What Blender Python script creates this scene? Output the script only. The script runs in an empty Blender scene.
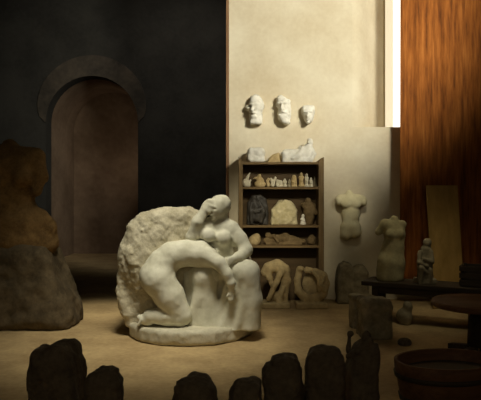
import bpy, bmesh, math, random
import numpy as np
from mathutils import Vector, Euler

random.seed(4)
SC = bpy.context.scene
COL = SC.collection
F = 600.0          # focal length in pixels of the 481 wide frame
EYE = 1.6
HOR = 195.0


def at(px, py, Y):
    """world point at distance Y seen at (px, py)"""
    return np.array([(px - 240.5) * Y / F, Y, EYE - (py - HOR) * Y / F])


def floor_y(py):
    return F * EYE / (py - HOR)


# ------------------------------------------------------------------ materials
def new_mat(name):
    m = bpy.data.materials.new(name)
    m.use_nodes = True
    nt = m.node_tree
    b = nt.nodes['Principled BSDF']
    return m, nt, b


def stone(name, dark, light, scale=6.0, bump=0.25, rough=0.85, fine=40.0, contrast=(0.35, 0.65), speck=0.3):
    m, nt, b = new_mat(name)
    N, L = nt.nodes, nt.links
    tc = N.new('ShaderNodeTexCoord')
    n1 = N.new('ShaderNodeTexNoise'); n1.inputs['Scale'].default_value = scale
    n1.inputs['Detail'].default_value = 6; n1.inputs['Roughness'].default_value = 0.6
    n2 = N.new('ShaderNodeTexNoise'); n2.inputs['Scale'].default_value = fine
    n2.inputs['Detail'].default_value = 3
    L.new(tc.outputs['Object'], n1.inputs['Vector']); L.new(tc.outputs['Object'], n2.inputs['Vector'])
    mix = N.new('ShaderNodeMath'); mix.operation = 'MULTIPLY_ADD'
    mix.inputs[1].default_value = speck
    L.new(n2.outputs['Fac'], mix.inputs[0]); 
    sub = N.new('ShaderNodeMath'); sub.operation = 'SUBTRACT'; sub.inputs[1].default_value = speck * 0.5
    L.new(n1.outputs['Fac'], sub.inputs[0]); L.new(sub.outputs[0], mix.inputs[2])
    r = N.new('ShaderNodeValToRGB')
    r.color_ramp.elements[0].position = contrast[0]; r.color_ramp.elements[0].color = (*dark, 1)
    r.color_ramp.elements[1].position = contrast[1]; r.color_ramp.elements[1].color = (*light, 1)
    L.new(mix.outputs[0], r.inputs['Fac']); L.new(r.outputs['Color'], b.inputs['Base Color'])
    bp = N.new('ShaderNodeBump'); bp.inputs['Strength'].default_value = bump; bp.inputs['Distance'].default_value = 0.02
    L.new(mix.outputs[0], bp.inputs['Height']); L.new(bp.outputs['Normal'], b.inputs['Normal'])
    b.inputs['Roughness'].default_value = rough
    b.inputs['Specular IOR Level'].default_value = 0.25
    return m


def streaky(name, dark, light, sx, sz, bump=0.2, rough=0.8, contrast=(0.3, 0.7), axis='z', mid=None):
    """long streaks along one axis: wood, stained cloth"""
    m, nt, b = new_mat(name)
    N, L = nt.nodes, nt.links
    tc = N.new('ShaderNodeTexCoord'); mp = N.new('ShaderNodeMapping')
    s = {'z': (sx, sx, sz), 'x': (sz, sx, sx), 'y': (sx, sz, sx)}[axis]
    mp.inputs['Scale'].default_value = s
    n1 = N.new('ShaderNodeTexNoise'); n1.inputs['Scale'].default_value = 1.0
    n1.inputs['Detail'].default_value = 8; n1.inputs['Roughness'].default_value = 0.65
    L.new(tc.outputs['Object'], mp.inputs['Vector']); L.new(mp.outputs['Vector'], n1.inputs['Vector'])
    r = N.new('ShaderNodeValToRGB')
    r.color_ramp.elements[0].position = contrast[0]; r.color_ramp.elements[0].color = (*dark, 1)
    r.color_ramp.elements[1].position = contrast[1]; r.color_ramp.elements[1].color = (*light, 1)
    if mid:
        e = r.color_ramp.elements.new(0.5 * (contrast[0] + contrast[1])); e.color = (*mid, 1)
    L.new(n1.outputs['Fac'], r.inputs['Fac']); L.new(r.outputs['Color'], b.inputs['Base Color'])
    bp = N.new('ShaderNodeBump'); bp.inputs['Strength'].default_value = bump; bp.inputs['Distance'].default_value = 0.01
    L.new(n1.outputs['Fac'], bp.inputs['Height']); L.new(bp.outputs['Normal'], b.inputs['Normal'])
    b.inputs['Roughness'].default_value = rough
    b.inputs['Specular IOR Level'].default_value = 0.2
    return m


M = {}
M['plaster'] = stone('cream_plaster', (0.60, 0.50, 0.33), (0.74, 0.66, 0.48), 1.4, 0.12, 0.95, 18, (0.3, 0.7), 0.25)
M['dark_wall'] = stone('unlit_dark_wall', (0.026, 0.024, 0.020), (0.042, 0.039, 0.032), 1.2, 0.3, 0.95, 12)  # the far room's missing light is put into a very dark base colour
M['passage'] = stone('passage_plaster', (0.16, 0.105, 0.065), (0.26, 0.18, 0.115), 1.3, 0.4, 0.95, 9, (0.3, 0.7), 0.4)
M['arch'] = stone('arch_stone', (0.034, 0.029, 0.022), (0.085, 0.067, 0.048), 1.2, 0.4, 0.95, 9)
M['floor'] = stone('earth_floor', (0.32, 0.218, 0.102), (0.52, 0.375, 0.185), 2.2, 0.35, 0.9, 22, (0.3, 0.7), 0.4)
M['ceiling'] = stone('ceiling_plaster', (0.06, 0.05, 0.04), (0.09, 0.08, 0.06), 2, 0.2)
M['marble'] = stone('pale_marble', (0.60, 0.57, 0.43), (0.74, 0.71, 0.57), 5, 0.18, 0.7, 30, (0.35, 0.65), 0.3)
M['rough_marble'] = stone('rough_marble', (0.40, 0.35, 0.23), (0.64, 0.58, 0.43), 7, 0.45, 0.9, 45, (0.30, 0.70), 0.45)
M['plinth_marble'] = stone('plinth_marble', (0.46, 0.42, 0.30), (0.62, 0.57, 0.43), 6, 0.35, 0.85, 40)
M['white'] = stone('white_plaster_cast', (0.72, 0.67, 0.54), (0.86, 0.82, 0.70), 9, 0.25, 0.85, 50)
M['ochre'] = stone('ochre_stone', (0.42, 0.30, 0.13), (0.58, 0.44, 0.22), 9, 0.3, 0.9, 45)
M['tan'] = stone('tan_terracotta', (0.40, 0.295, 0.145), (0.58, 0.45, 0.235), 9, 0.3, 0.9, 45)
M['ivory'] = stone('ivory_plaster', (0.50, 0.44, 0.30), (0.68, 0.61, 0.44), 9, 0.25, 0.85, 50)
M['stump'] = stone('olive_brown_stone', (0.17, 0.14, 0.085), (0.30, 0.25, 0.155), 6, 0.4, 0.9, 40)
M['pale_ochre'] = stone('pale_ochre_stone', (0.50, 0.42, 0.22), (0.68, 0.59, 0.36), 9, 0.3, 0.9, 45)
M['yellow_plaster'] = stone('yellowed_plaster', (0.66, 0.58, 0.34), (0.80, 0.72, 0.46), 6, 0.3, 0.9, 40)
M['bronze'] = stone('dark_bronze', (0.028, 0.024, 0.019), (0.06, 0.052, 0.042), 9, 0.2, 0.5, 45)
M['brownfig'] = stone('brown_clay', (0.12, 0.08, 0.035), (0.22, 0.15, 0.07), 9, 0.3, 0.85, 45)
M['grey'] = stone('grey_stone', (0.20, 0.165, 0.10), (0.34, 0.29, 0.185), 7, 0.4, 0.9, 40)
M['dim_torso'] = stone('olive_grey_stone', (0.30, 0.255, 0.135), (0.46, 0.40, 0.22), 6, 0.3, 0.9, 40)
M['dark_stone'] = stone('dark_rough_stone', (0.072, 0.053, 0.034), (0.145, 0.108, 0.068), 8, 0.7, 0.95, 35, (0.3, 0.7), 0.5)
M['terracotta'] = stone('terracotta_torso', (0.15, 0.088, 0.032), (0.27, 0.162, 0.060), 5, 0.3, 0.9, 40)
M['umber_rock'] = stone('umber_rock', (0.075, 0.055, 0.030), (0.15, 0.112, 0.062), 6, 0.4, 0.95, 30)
M['shelf_wood'] = streaky('shelf_wood', (0.105, 0.066, 0.026), (0.25, 0.165, 0.075), 30, 2.5, 0.3, 0.75, (0.3, 0.7), 'x')
M['shelf_side'] = streaky('shelf_wood_upright', (0.105, 0.066, 0.026), (0.25, 0.165, 0.075), 30, 2.5, 0.3, 0.75, (0.3, 0.7), 'z')
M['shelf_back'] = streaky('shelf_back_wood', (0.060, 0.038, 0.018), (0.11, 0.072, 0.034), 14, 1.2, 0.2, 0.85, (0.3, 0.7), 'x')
M['bench_wood'] = streaky('bench_wood', (0.026, 0.018, 0.010), (0.065, 0.045, 0.026), 20, 1.5, 0.3, 0.7, (0.3, 0.7), 'x')
M['red_wood'] = streaky('reddish_wood', (0.075, 0.034, 0.014), (0.17, 0.080, 0.034), 18, 1.5, 0.3, 0.7, (0.3, 0.7), 'x')
M['curtain'] = streaky('rust_cloth', (0.095, 0.028, 0.007), (0.42, 0.150, 0.030), 17, 1.6, 0.35, 0.95, (0.30, 0.72), 'z', (0.26, 0.082, 0.014))
M['trim'] = streaky('brown_post', (0.16, 0.085, 0.04), (0.30, 0.17, 0.085), 20, 1.5, 0.2, 0.8)
M['board'] = streaky('ochre_board', (0.30, 0.18, 0.05), (0.56, 0.35, 0.11), 6, 2.0, 0.3, 0.85)
M['frame'] = streaky('window_frame', (0.74, 0.68, 0.50), (0.82, 0.76, 0.58), 20, 1.5, 0.1, 0.8)


def emit_mat(name, col, s):
    m, nt, b = new_mat(name)
    b.inputs['Base Color'].default_value = (0.8, 0.8, 0.78, 1)
    b.inputs['Emission Color'].default_value = (*col, 1)
    b.inputs['Emission Strength'].default_value = s
    b.inputs['Roughness'].default_value = 0.3
    return m


M['pane'] = emit_mat('daylit_glass', (1.0, 0.96, 0.84), 2.2)
M['frame_glow'] = emit_mat('cream_frame_glow', (1.0, 0.87, 0.60), 0.80)  # glowing strip imitating the lit cream edge beside the bright pane


# ------------------------------------------------------------------ object helpers
def link_mesh(name, me, mat, parent=None, loc=(0, 0, 0), smooth=True):
    o = bpy.data.objects.new(name, me)
    COL.objects.link(o)
    me.materials.append(mat)
    if smooth:
        me.polygons.foreach_set('use_smooth', [True] * len(me.polygons))
    o.location = loc
    if parent:
        o.parent = parent
    return o


def bm_obj(name, bm, mat, parent=None, loc=(0, 0, 0), smooth=False):
    bmesh.ops.recalc_face_normals(bm, faces=bm.faces)
    me = bpy.data.meshes.new(name)
    bm.to_mesh(me); bm.free()
    return link_mesh(name, me, mat, parent, loc, smooth)


def empty(name, loc, label, cat, group=None):
    o = bpy.data.objects.new(name, None); COL.objects.link(o)
    o.location = loc
    return tag(o, label, cat, group)


def tag(o, label, cat, group=None):
    o['label'] = label; o['category'] = cat
    if group:
        o['group'] = group
    return o


def struct(o, label=None):
    o['kind'] = 'structure'
    if label:
        o['label'] = label
    return o


def add_box(bm, lo, hi, bevel=0.0, rot=0.0, jitter=0.0):
    r = bmesh.ops.create_cube(bm, size=1.0)
    vs = r['verts']
    lo, hi = Vector(lo), Vector(hi)
    c, s = (lo + hi) / 2, hi - lo
    for v in vs:
        v.co = Vector((v.co.x * s.x, v.co.y * s.y, v.co.z * s.z))
    if bevel:
        es = list({e for v in vs for e in v.link_edges})
        rr = bmesh.ops.bevel(bm, geom=es, offset=bevel, segments=2, affect='EDGES', profile=0.6)
        vs = list({v for v in rr['verts']} | {v for v in vs if v.is_valid})
    for v in vs:
        if jitter:
            v.co += Vector((random.uniform(-1, 1), random.uniform(-1, 1), random.uniform(-1, 1))) * jitter
        if rot:
            x, y = v.co.x, v.co.y
            v.co.x, v.co.y = x * math.cos(rot) - y * math.sin(rot), x * math.sin(rot) + y * math.cos(rot)
        v.co += c
    return vs


def box_obj(name, lo, hi, mat, parent=None, bevel=0.0, loc=(0, 0, 0)):
    bm = bmesh.new(); add_box(bm, lo, hi, bevel)
    return bm_obj(name, bm, mat, parent, loc)


def strip(bm, front, back):
    a = [bm.verts.new(p) for p in front]; b = [bm.verts.new(p) for p in back]
    for i in range(len(a) - 1):
        bm.faces.new((a[i], a[i + 1], b[i + 1], b[i]))


def lathe(name, prof, mat, parent=None, loc=(0, 0, 0), n=40, sx=1.0, sy=1.0):
    bm = bmesh.new()
    rings = []
    for r, z in prof:
        rings.append([bm.verts.new((r * sx * math.cos(2 * math.pi * k / n), r * sy * math.sin(2 * math.pi * k / n), z)) for k in range(n)])
    for a, b in zip(rings, rings[1:]):
        for k in range(n):
            bm.faces.new((a[k], a[(k + 1) % n], b[(k + 1) % n], b[k]))
    bm.faces.new(rings[0]); bm.faces.new(rings[-1])
    return bm_obj(name, bm, mat, parent, loc, True)


# ------------------------------------------------------------------ carved solids (distance fields -> surface)
def smin(a, b, k):
    h = np.clip(0.5 + 0.5 * (b - a) / k, 0, 1)
    return b * (1 - h) + a * h - k * h * (1 - h)


class Cap:                                   # limb: tapered capsule
    def __init__(s, a, b, ra, rb=None, k=0.03, flat=None):
        s.a, s.b, s.ra, s.rb, s.k = np.array(a, float), np.array(b, float), ra, ra if rb is None else rb, k
        r = max(s.ra, s.rb)
        s.lo, s.hi = np.minimum(s.a, s.b) - r, np.maximum(s.a, s.b) + r

    def __call__(s, P):
        d = s.b - s.a
        t = np.clip(((P - s.a) @ d) / max(d @ d, 1e-9), 0, 1)
        q = P - s.a - t[..., None] * d
        return np.sqrt((q * q).sum(-1)) - (s.ra + (s.rb - s.ra) * t)


class Ell:                                   # rotated ellipsoid
    def __init__(s, c, r, rot=(0, 0, 0), k=0.03):
        s.c, s.r, s.k = np.array(c, float), np.array(r, float), k
        s.m = np.array(Euler(rot).to_matrix())
        s.lo, s.hi = s.c - max(r), s.c + max(r)

    def __call__(s, P):
        q = (P - s.c) @ s.m
        k0 = np.sqrt(((q / s.r) ** 2).sum(-1)); k1 = np.sqrt(((q / s.r ** 2) ** 2).sum(-1))
        return k0 * (k0 - 1) / np.maximum(k1, 1e-6)


class Box:                                   # rounded, rotated box
    def __init__(s, c, h, rot=(0, 0, 0), r=0.02, k=0.02):
        s.c, s.h, s.r, s.k = np.array(c, float), np.array(h, float), r, k
        s.m = np.array(Euler(rot).to_matrix())
        R = np.linalg.norm(h); s.lo, s.hi = s.c - R, s.c + R

    def __call__(s, P):
        q = np.abs((P - s.c) @ s.m) - (s.h - s.r)
        return np.sqrt((np.maximum(q, 0) ** 2).sum(-1)) + np.minimum(q.max(-1), 0) - s.r


class Prism:                                 # outline in one plane, real thickness in the third axis
    def __init__(s, poly, lo, hi, r=0.03, k=0.03, axis='y'):
        s.p = np.array(poly, float); s.l, s.u, s.r, s.k, s.ax = lo, hi, r, k, axis
        (x0, z0), (x1, z1) = s.p.min(0), s.p.max(0)
        s.lo, s.hi = (np.array([x0, lo, z0]), np.array([x1, hi, z1])) if axis == 'y' else (np.array([x0, z0, lo]), np.array([x1, z1, hi]))

    def __call__(s, P):
        X = P[..., 0]; Z = P[..., 2] if s.ax == 'y' else P[..., 1]; T = P[..., 1] if s.ax == 'y' else P[..., 2]
        d = np.full(X.shape, 1e9); sg = np.ones(X.shape)
        n = len(s.p)
        for i in range(n):
            a, b = s.p[i], s.p[i - 1]
            e = b - a
            wx, wz = X - a[0], Z - a[1]
            t = np.clip((wx * e[0] + wz * e[1]) / max(e @ e, 1e-12), 0, 1)
            d = np.minimum(d, (wx - e[0] * t) ** 2 + (wz - e[1] * t) ** 2)
            c1, c2, c3 = Z >= a[1], Z < b[1], e[0] * wz > e[1] * wx
            sg = np.where((c1 & c2 & c3) | (~c1 & ~c2 & ~c3), -sg, sg)
        d = sg * np.sqrt(d) + s.r
        h = np.abs(T - (s.l + s.u) / 2) - (s.u - s.l) / 2 + s.r
        return np.minimum(np.maximum(d, h), 0) + np.sqrt(np.maximum(d, 0) ** 2 + np.maximum(h, 0) ** 2) - s.r


class Cut:
    def __init__(s, f, k=0.02):
        s.f, s.k = f, k


def vnoise(P, scale, seed):
    L = np.random.RandomState(seed).rand(24, 24, 24) * 2 - 1
    q = P * scale + 100.37
    i = np.floor(q).astype(int); f = q - i
    f = f * f * (3 - 2 * f)
    i0, i1 = i % 24, (i + 1) % 24
    out = 0
    for dx in (0, 1):
        wx = f[..., 0] if dx else 1 - f[..., 0]; ix = i1[..., 0] if dx else i0[..., 0]
        for dy in (0, 1):
            wy = f[..., 1] if dy else 1 - f[..., 1]; iy = i1[..., 1] if dy else i0[..., 1]
            for dz in (0, 1):
                wz = f[..., 2] if dz else 1 - f[..., 2]; iz = i1[..., 2] if dz else i0[..., 2]
                out = out + L[ix, iy, iz] * wx * wy * wz
    return out


def carve(prims, cell, noise=(), floor=None):
    """union of the solids (smooth joins), roughened, as vertices and quads"""
    fl = [p for p in prims if not isinstance(p, Cut)]
    lo = np.min([p.lo for p in fl], 0) - 4 * cell; hi = np.max([p.hi for p in fl], 0) + 4 * cell
    if floor is not None:
        lo[2] = max(lo[2], floor - 3 * cell)
    n = np.ceil((hi - lo) / cell).astype(int) + 1
    ax = [lo[i] + cell * np.arange(n[i]) for i in range(3)]
    P = np.stack(np.meshgrid(*ax, indexing='ij'), -1)
    V = None
    for p in prims:
        if isinstance(p, Cut):
            V = -smin(-V, p.f(P), p.k)
        else:
            d = p(P); V = d if V is None else smin(V, d, p.k)
    for amp, sc, seed in noise:
        V = V + amp * vnoise(P, sc, seed)
    if floor is not None:
        V = np.maximum(V, floor - P[..., 2])
    V[0], V[-1], V[:, 0], V[:, -1], V[:, :, 0], V[:, :, -1] = 1, 1, 1, 1, 1, 1
    # surface nets
    S = V < 0
    c = [(i, j, k) for i in (0, 1) for j in (0, 1) for k in (0, 1)]
    sl = lambda A, o: A[o[0]:A.shape[0] - 1 + o[0], o[1]:A.shape[1] - 1 + o[1], o[2]:A.shape[2] - 1 + o[2]]
    cnt = sum(sl(S, o).astype(int) for o in c)
    act = (cnt > 0) & (cnt < 8)
    idx = np.full(act.shape, -1); I = np.argwhere(act); idx[act] = np.arange(len(I))
    acc = np.zeros((len(I), 3)); w = np.zeros(len(I))
    val = {o: sl(V, o)[act] for o in c}
    for a in c:
        for d in range(3):
            if a[d] == 0:
                b = list(a); b[d] = 1; b = tuple(b)
                va, vb = val[a], val[b]
                x = (va < 0) != (vb < 0)
                t = np.where(x, va / np.where(x, va - vb, 1), 0)
                p = np.array(a, float)[None] + t[:, None] * (np.array(b) - np.array(a))[None]
                acc += np.where(x[:, None], p, 0); w += x
    verts = lo + cell * (I + acc / w[:, None])
    quads = []
    for d in range(3):
        u, v = (d + 1) % 3, (d + 2) % 3
        s0 = [slice(1, -1)] * 3; s1 = [slice(1, -1)] * 3
        s0[d] = slice(0, -1); s1[d] = slice(1, None)
        A, B = S[tuple(s0)], S[tuple(s1)]
        E = np.argwhere(A != B)
        if not len(E):
            continue
        flip = A[tuple(E.T)]
        base = E.copy(); base[:, u] += 1; base[:, v] += 1
        def cellid(du, dv):
            q = base.copy(); q[:, u] -= du; q[:, v] -= dv
            return idx[tuple(q.T)]
        q = np.stack([cellid(1, 1), cellid(0, 1), cellid(0, 0), cellid(1, 0)], 1)
        q[~flip] = q[~flip][:, ::-1]
        quads.append(q)
    return verts, np.concatenate(quads)


def carved(name, prims, cell, mat, base, parent=None, noise=(), floor=None):
    v, q = carve(prims, cell, noise, floor)
    v = v - np.array(base)
    me = bpy.data.meshes.new(name)
    me.from_pydata(v.tolist(), [], q.tolist())
    me.update()
    loc = (0, 0, 0) if parent else tuple(base)
    return link_mesh(name, me, mat, parent, loc)


def chain(pts, rad, k=0.03):
    return [Cap(a, b, ra, rb, k) for a, b, ra, rb in zip(pts, pts[1:], rad, rad[1:])]


# ================================================================== the room
YW = 9.2            # pale wall
YB = 14.0           # far dark wall with the arch
XL, XR, ZC = -6.6, 4.4, 7.0
XE = (229 - 240.5) * YW / F     # free edge of the pale wall

struct(box_obj('floor', (XL - .2, -2.2, -0.2), (XR + .2, YB + 4.2, 0.0), M['floor']))
struct(box_obj('ceiling', (XL - .2, -2.2, ZC), (XR + .2, YB + 4.2, ZC + .2), M['ceiling']))
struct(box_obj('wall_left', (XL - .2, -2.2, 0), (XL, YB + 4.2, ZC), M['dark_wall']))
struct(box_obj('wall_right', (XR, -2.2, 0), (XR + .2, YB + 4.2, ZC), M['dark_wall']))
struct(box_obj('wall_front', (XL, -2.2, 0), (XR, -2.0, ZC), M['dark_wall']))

# pale wall with the tall window slit beside the curtain
WT = 1.0                                     # wall thickness
wx0 = at(352, 0, YW)[0]                      # start of the rounded splay beside the window
YP_ = YW + .80                               # plane of the window frame
wxm = at(383.5, 0, YP_)[0]                     # end of the splay
wx1 = wxm + .52
wz0, wz1 = at(0, 127, YW)[2], 5.9
bm = bmesh.new()
add_box(bm, (XE, YW, 0), (wx0, YW + WT, ZC)); add_box(bm, (wx1, YW, 0), (XR, YW + WT, ZC))
add_box(bm, (wx0, YW, 0), (wx1, YW + WT, wz0)); add_box(bm, (wx0, YW, wz1), (wx1, YW + WT, ZC))
struct(bm_obj('wall_back', bm, M['plaster']))
bm = bmesh.new()
sp = []
dx, dy = wxm - wx0, YP_ - YW
for k in range(17):                          # rounded shoulder, then a straight splay
    t = k / 16
    c = .35
    y = dy * (t * t / (2 * c) if t < c else t - c / 2) / (1 - c / 2)
    sp.append((wx0 + dx * t, YW + y))
strip(bm, [(x, y, wz0 - .002) for x, y in sp], [(x, y, wz1 + .002) for x, y in sp])
for f in bm.faces:
    f.smooth = True
struct(bm_obj('trim_3', bm, M['plaster'], smooth=True))
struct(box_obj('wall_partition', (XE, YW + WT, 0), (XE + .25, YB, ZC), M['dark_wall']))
struct(box_obj('trim_1', (XE - .045, YW - .02, 0), (XE - .003, YW + WT, ZC), M['trim'], bevel=.006))
win = bpy.data.objects.new('window_1', None); COL.objects.link(win); win.location = (wxm, YP_, wz0); struct(win)
W, H = wx1 - wxm, wz1 - wz0
fw, gm = .03, at(393.5, 0, YP_)[0] - wxm
bm = bmesh.new()
add_box(bm, (0, 0, 0), (fw, .05, H), .006); add_box(bm, (W - .03, 0, 0), (W, .05, H))
add_box(bm, (fw, 0, 0), (W - .03, .05, .03)); add_box(bm, (fw, 0, H - .03), (W - .03, .05, H))
bm_obj('window_frame', bm, M['frame'], win)
box_obj('pane', (fw, .02, .03), (gm, .03, H - .03), M['frame_glow'], win)  # not glass: emissive strip in place of light on the window frame
box_obj('pane', (gm, .02, .03), (W - .03, .03, H - .03), M['pane'], win)

# far dark wall with arched passage
ax0, ax1 = at(46, 0, YB)[0], at(138, 0, YB)[0]
acx, ar = (ax0 + ax1) / 2, (ax1 - ax0) / 2
asz = at(0, 122, YB)[2]                      # spring line
NA = 28


def arch_pts(r, rz=None):
    rz = rz or r
    return [(acx - r * math.cos(math.pi * k / NA), asz + rz * math.sin(math.pi * k / NA)) for k in range(NA + 1)]


bm = bmesh.new()
AP = arch_pts(ar)
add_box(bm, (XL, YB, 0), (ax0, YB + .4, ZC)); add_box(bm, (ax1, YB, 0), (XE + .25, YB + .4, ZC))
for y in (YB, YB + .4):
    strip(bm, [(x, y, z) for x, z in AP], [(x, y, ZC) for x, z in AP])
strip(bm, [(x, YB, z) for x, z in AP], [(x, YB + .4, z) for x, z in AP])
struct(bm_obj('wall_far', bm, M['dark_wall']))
bm = bmesh.new()                             # raised arch ring with jambs
rw = [.02 + .46 * math.sin(math.pi * k / NA) ** .55 for k in range(NA + 1)]
ring = [(acx - (ar + q) * math.cos(math.pi * k / NA), asz + (ar + q) * math.sin(math.pi * k / NA)) for k, q in enumerate(rw)]
rin = AP
strip(bm, [(x, YB - .03, z) for x, z in ring], [(x, YB - .03, z) for x, z in rin])
strip(bm, [(x, YB - .03, z) for x, z in ring], [(x, YB - .001, z) for x, z in ring])
strip(bm, [(x, YB - .03, z) for x, z in rin], [(x, YB - .001, z) for x, z in rin])
struct(bm_obj('trim_2', bm, M['arch']))
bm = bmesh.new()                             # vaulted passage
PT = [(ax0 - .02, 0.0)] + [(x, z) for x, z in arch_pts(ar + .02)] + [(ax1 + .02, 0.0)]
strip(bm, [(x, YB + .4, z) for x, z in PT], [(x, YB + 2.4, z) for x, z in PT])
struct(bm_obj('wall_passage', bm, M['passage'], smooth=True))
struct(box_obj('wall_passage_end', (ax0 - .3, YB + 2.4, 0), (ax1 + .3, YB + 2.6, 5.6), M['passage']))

# rust coloured curtain at the right
bm = bmesh.new()
cy = 8.86
cx0 = at(400.5, 0, cy)[0]
nx, nz = 120, 40
cz0, cz1 = 0.28, 6.3
rows = []
for j in range(nz + 1):
    z = cz0 + (cz1 - cz0) * j / nz
    row = []
    for i in range(nx + 1):
        u = i / nx
        x = cx0 + u * (XR - .12 - cx0)
        sag = 0.8 + 0.2 * math.sin(z * .7)
        y = cy + (.016 * math.sin(u * 27 + .25 * math.sin(z)) + .008 * math.sin(u * 61 + 1 + .3 * z)) * sag
        row.append(bm.verts.new((x - cx0, y - cy, z - cz0)))
    rows.append(row)
for j in range(nz):
    for i in range(nx):
        bm.faces.new((rows[j][i], rows[j][i + 1], rows[j + 1][i + 1], rows[j + 1][i]))
cur = empty('curtain', (cx0, cy, cz0), 'tall rust orange streaked curtain hanging at the right beside the bright window slit', 'curtain')
cl = bm_obj('cloth', bm, M['curtain'], cur, smooth=True)
so = cl.modifiers.new('thick', 'SOLIDIFY'); so.thickness = .012
bm = bmesh.new()
L_ = XR - cx0 + .1
bmesh.ops.create_cone(bm, cap_ends=True, segments=16, radius1=.025, radius2=.025, depth=L_)
for v in bm.verts:
    v.co = Vector((v.co.z + L_ / 2 - .1, v.co.x, v.co.y + cz1 - cz0))
bm_obj('curtain_rod', bm, M['bench_wood'], cur, smooth=True)

# ================================================================== the marble group in the middle
YC = 6.72
base_c = np.array([(192 - 240.5) * YC / F, YC, 0.0])
S = lambda px, py, d=0.0: at(px, py, YC + d)
R = lambda r, d=0.0: r * (YC + d) / F
grp = empty('marble_sculpture', tuple(base_c), 'large pale marble group of seated woman and bowed kneeling man against rough block', 'sculpture')
# plinth: footprint traced on the floor
fp = []
for px, py in [(129, 337), (140, 343), (160, 346.5), (190, 347.5), (215, 346), (238, 341.5), (252, 336), (257, 329)]:
    y = floor_y(py); fp.append(((px - 240.5) * y / F, y))
fp += [(.20, 7.35), (-.2, 7.62), (-.85, 7.62), (-1.22, 7.3), (-1.27, 6.95)]
carved('plinth', [Prism(fp, 0.0, .165, .045, axis='z')], .014, M['plinth_marble'], base_c, grp, [(.012, 6, 1), (.005, 25, 2)], floor=0.0)
# rough block
def flat(pts, d):
    return [(S(x, y, d)[0], S(x, y, d)[2]) for x, y in pts]
blk = flat([(131, 336), (121, 305), (118, 285), (119, 262), (123, 245), (130, 224), (141, 215), (152, 211), (166, 207.5), (190, 207),
            (199, 212), (206, 222), (226, 225), (244, 244), (252, 262), (254, 335)], .25)
carved('rough_block', [Prism(blk, YC + .02, YC + .72, .10, .05),
                       Ell(S(143, 262, .12), (.25, .22, .40), k=.1), Ell(S(165, 240, .15), (.30, .20, .24), k=.1)],
       .015, M['rough_marble'], base_c, grp, [(.030, 3.5, 3), (.015, 10, 4), (.010, 32, 5)], floor=.10)
# seated woman
w = []
w += [Ell(S(219, 205.6, .0), (R(10), R(10.5), R(10.6)), (0, .22, 0), .02),             # head
      Ell(S(222.5, 204.5, .05), (R(8.6), R(10), R(10)), k=.03),                          # gathered hair
      Ell(S(216, 210.8, -.05), (R(6.6), R(6.0), R(7.0)), (0, .3, 0), .04),             # face turned to the left
      Cap(S(211.2, 208.2, -.10), S(209.6, 212.0, -.115), .012, .017, .02),               # nose
      Ell(S(213.0, 206.4, -.10), (.050, .022, .012), (0, .25, .5), .02),                 # brow
      Ell(S(212.2, 215.2, -.095), (.024, .015, .008), (0, .2, .5), .012),                # mouth
      Ell(S(214.0, 218.2, -.07), (.030, .028, .022), k=.03),                             # chin
      Cut(Ell(S(214.2, 209.2, -.118), (.020, .012, .009)), .02)]
w += [Cap(S(221.5, 213, .03), S(222.5, 226, .05), R(5.6), R(6.2), .04)]                      # neck
w += [Ell(S(222, 233, .06), (R(15), R(9.5), R(13)), k=.05),                              # chest
      Cap(S(211, 225, .03), S(230.5, 228, .05), R(6.6), R(6.4), .06),                      # shoulders
      Ell(S(208.5, 235.5, -.085), (R(6.8), R(5.8), R(7.0)), k=.06), Ell(S(223.8, 238.5, -.075), (R(7.0), R(5.8), R(7.2)), k=.06),
      Ell(S(220, 252, .06), (R(15), R(11), R(17)), k=.06),                               # belly
      Ell(S(224, 268, .10), (R(22), R(15), R(13)), k=.06)]                               # hips
w += chain([S(211, 224, .02), S(201, 231, -.03), S(192, 236.5, -.04)], [R(6.8), R(6.2), R(5.8)], .04)       # raised upper arm
w += chain([S(192, 236.5, -.04), S(198, 222, -.09), S(205, 210, -.09)], [R(5.8), R(5.9), R(4.4)], .03)   # forearm to the brow
w += [Ell(S(207.2, 206, -.075), (R(5.2), R(4.4), R(6.4)), (0, .5, 0), .03), Ell(S(209.5, 207, -.05), (R(5), R(5), R(7)), k=.04)]
for i in range(4):
    x, y = [(209.5, 198.6), (211.5, 198.6), (213.2, 199.6), (214.2, 201.4)][i]
    w += chain([S(206 + i * 1.1, 203.5 + i * .5, -.09), S(x - 1.4, y + 2.4, -.095), S(x + .6, y + 1.2, -.08)], [.019, .018, .014], .014)
w += chain([S(206.5, 209, -.09), S(210, 211, -.10)], [.018, .014], .014)
w += chain([S(232.5, 229, .04), S(239.5, 238.5, .02), S(245.5, 249, -.02)], [R(6.8), R(6.8), R(6.9)], .05)              # other arm
w += chain([S(246, 251, -.04), S(239, 257, -.13), S(233, 259, -.17)], [R(6.4), R(5.0), R(3.6)], .03)
for i in range(4):
    w += chain([S(233, 257 + 1.7 * i, -.185), S(228, 259 + 1.8 * i, -.21), S(226, 262 + 1.6 * i, -.20)], [.016, .014, .010], .010)
carved('seated_woman', w, .0095, M['marble'], base_c, grp, [(.004, 22, 6)])
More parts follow.
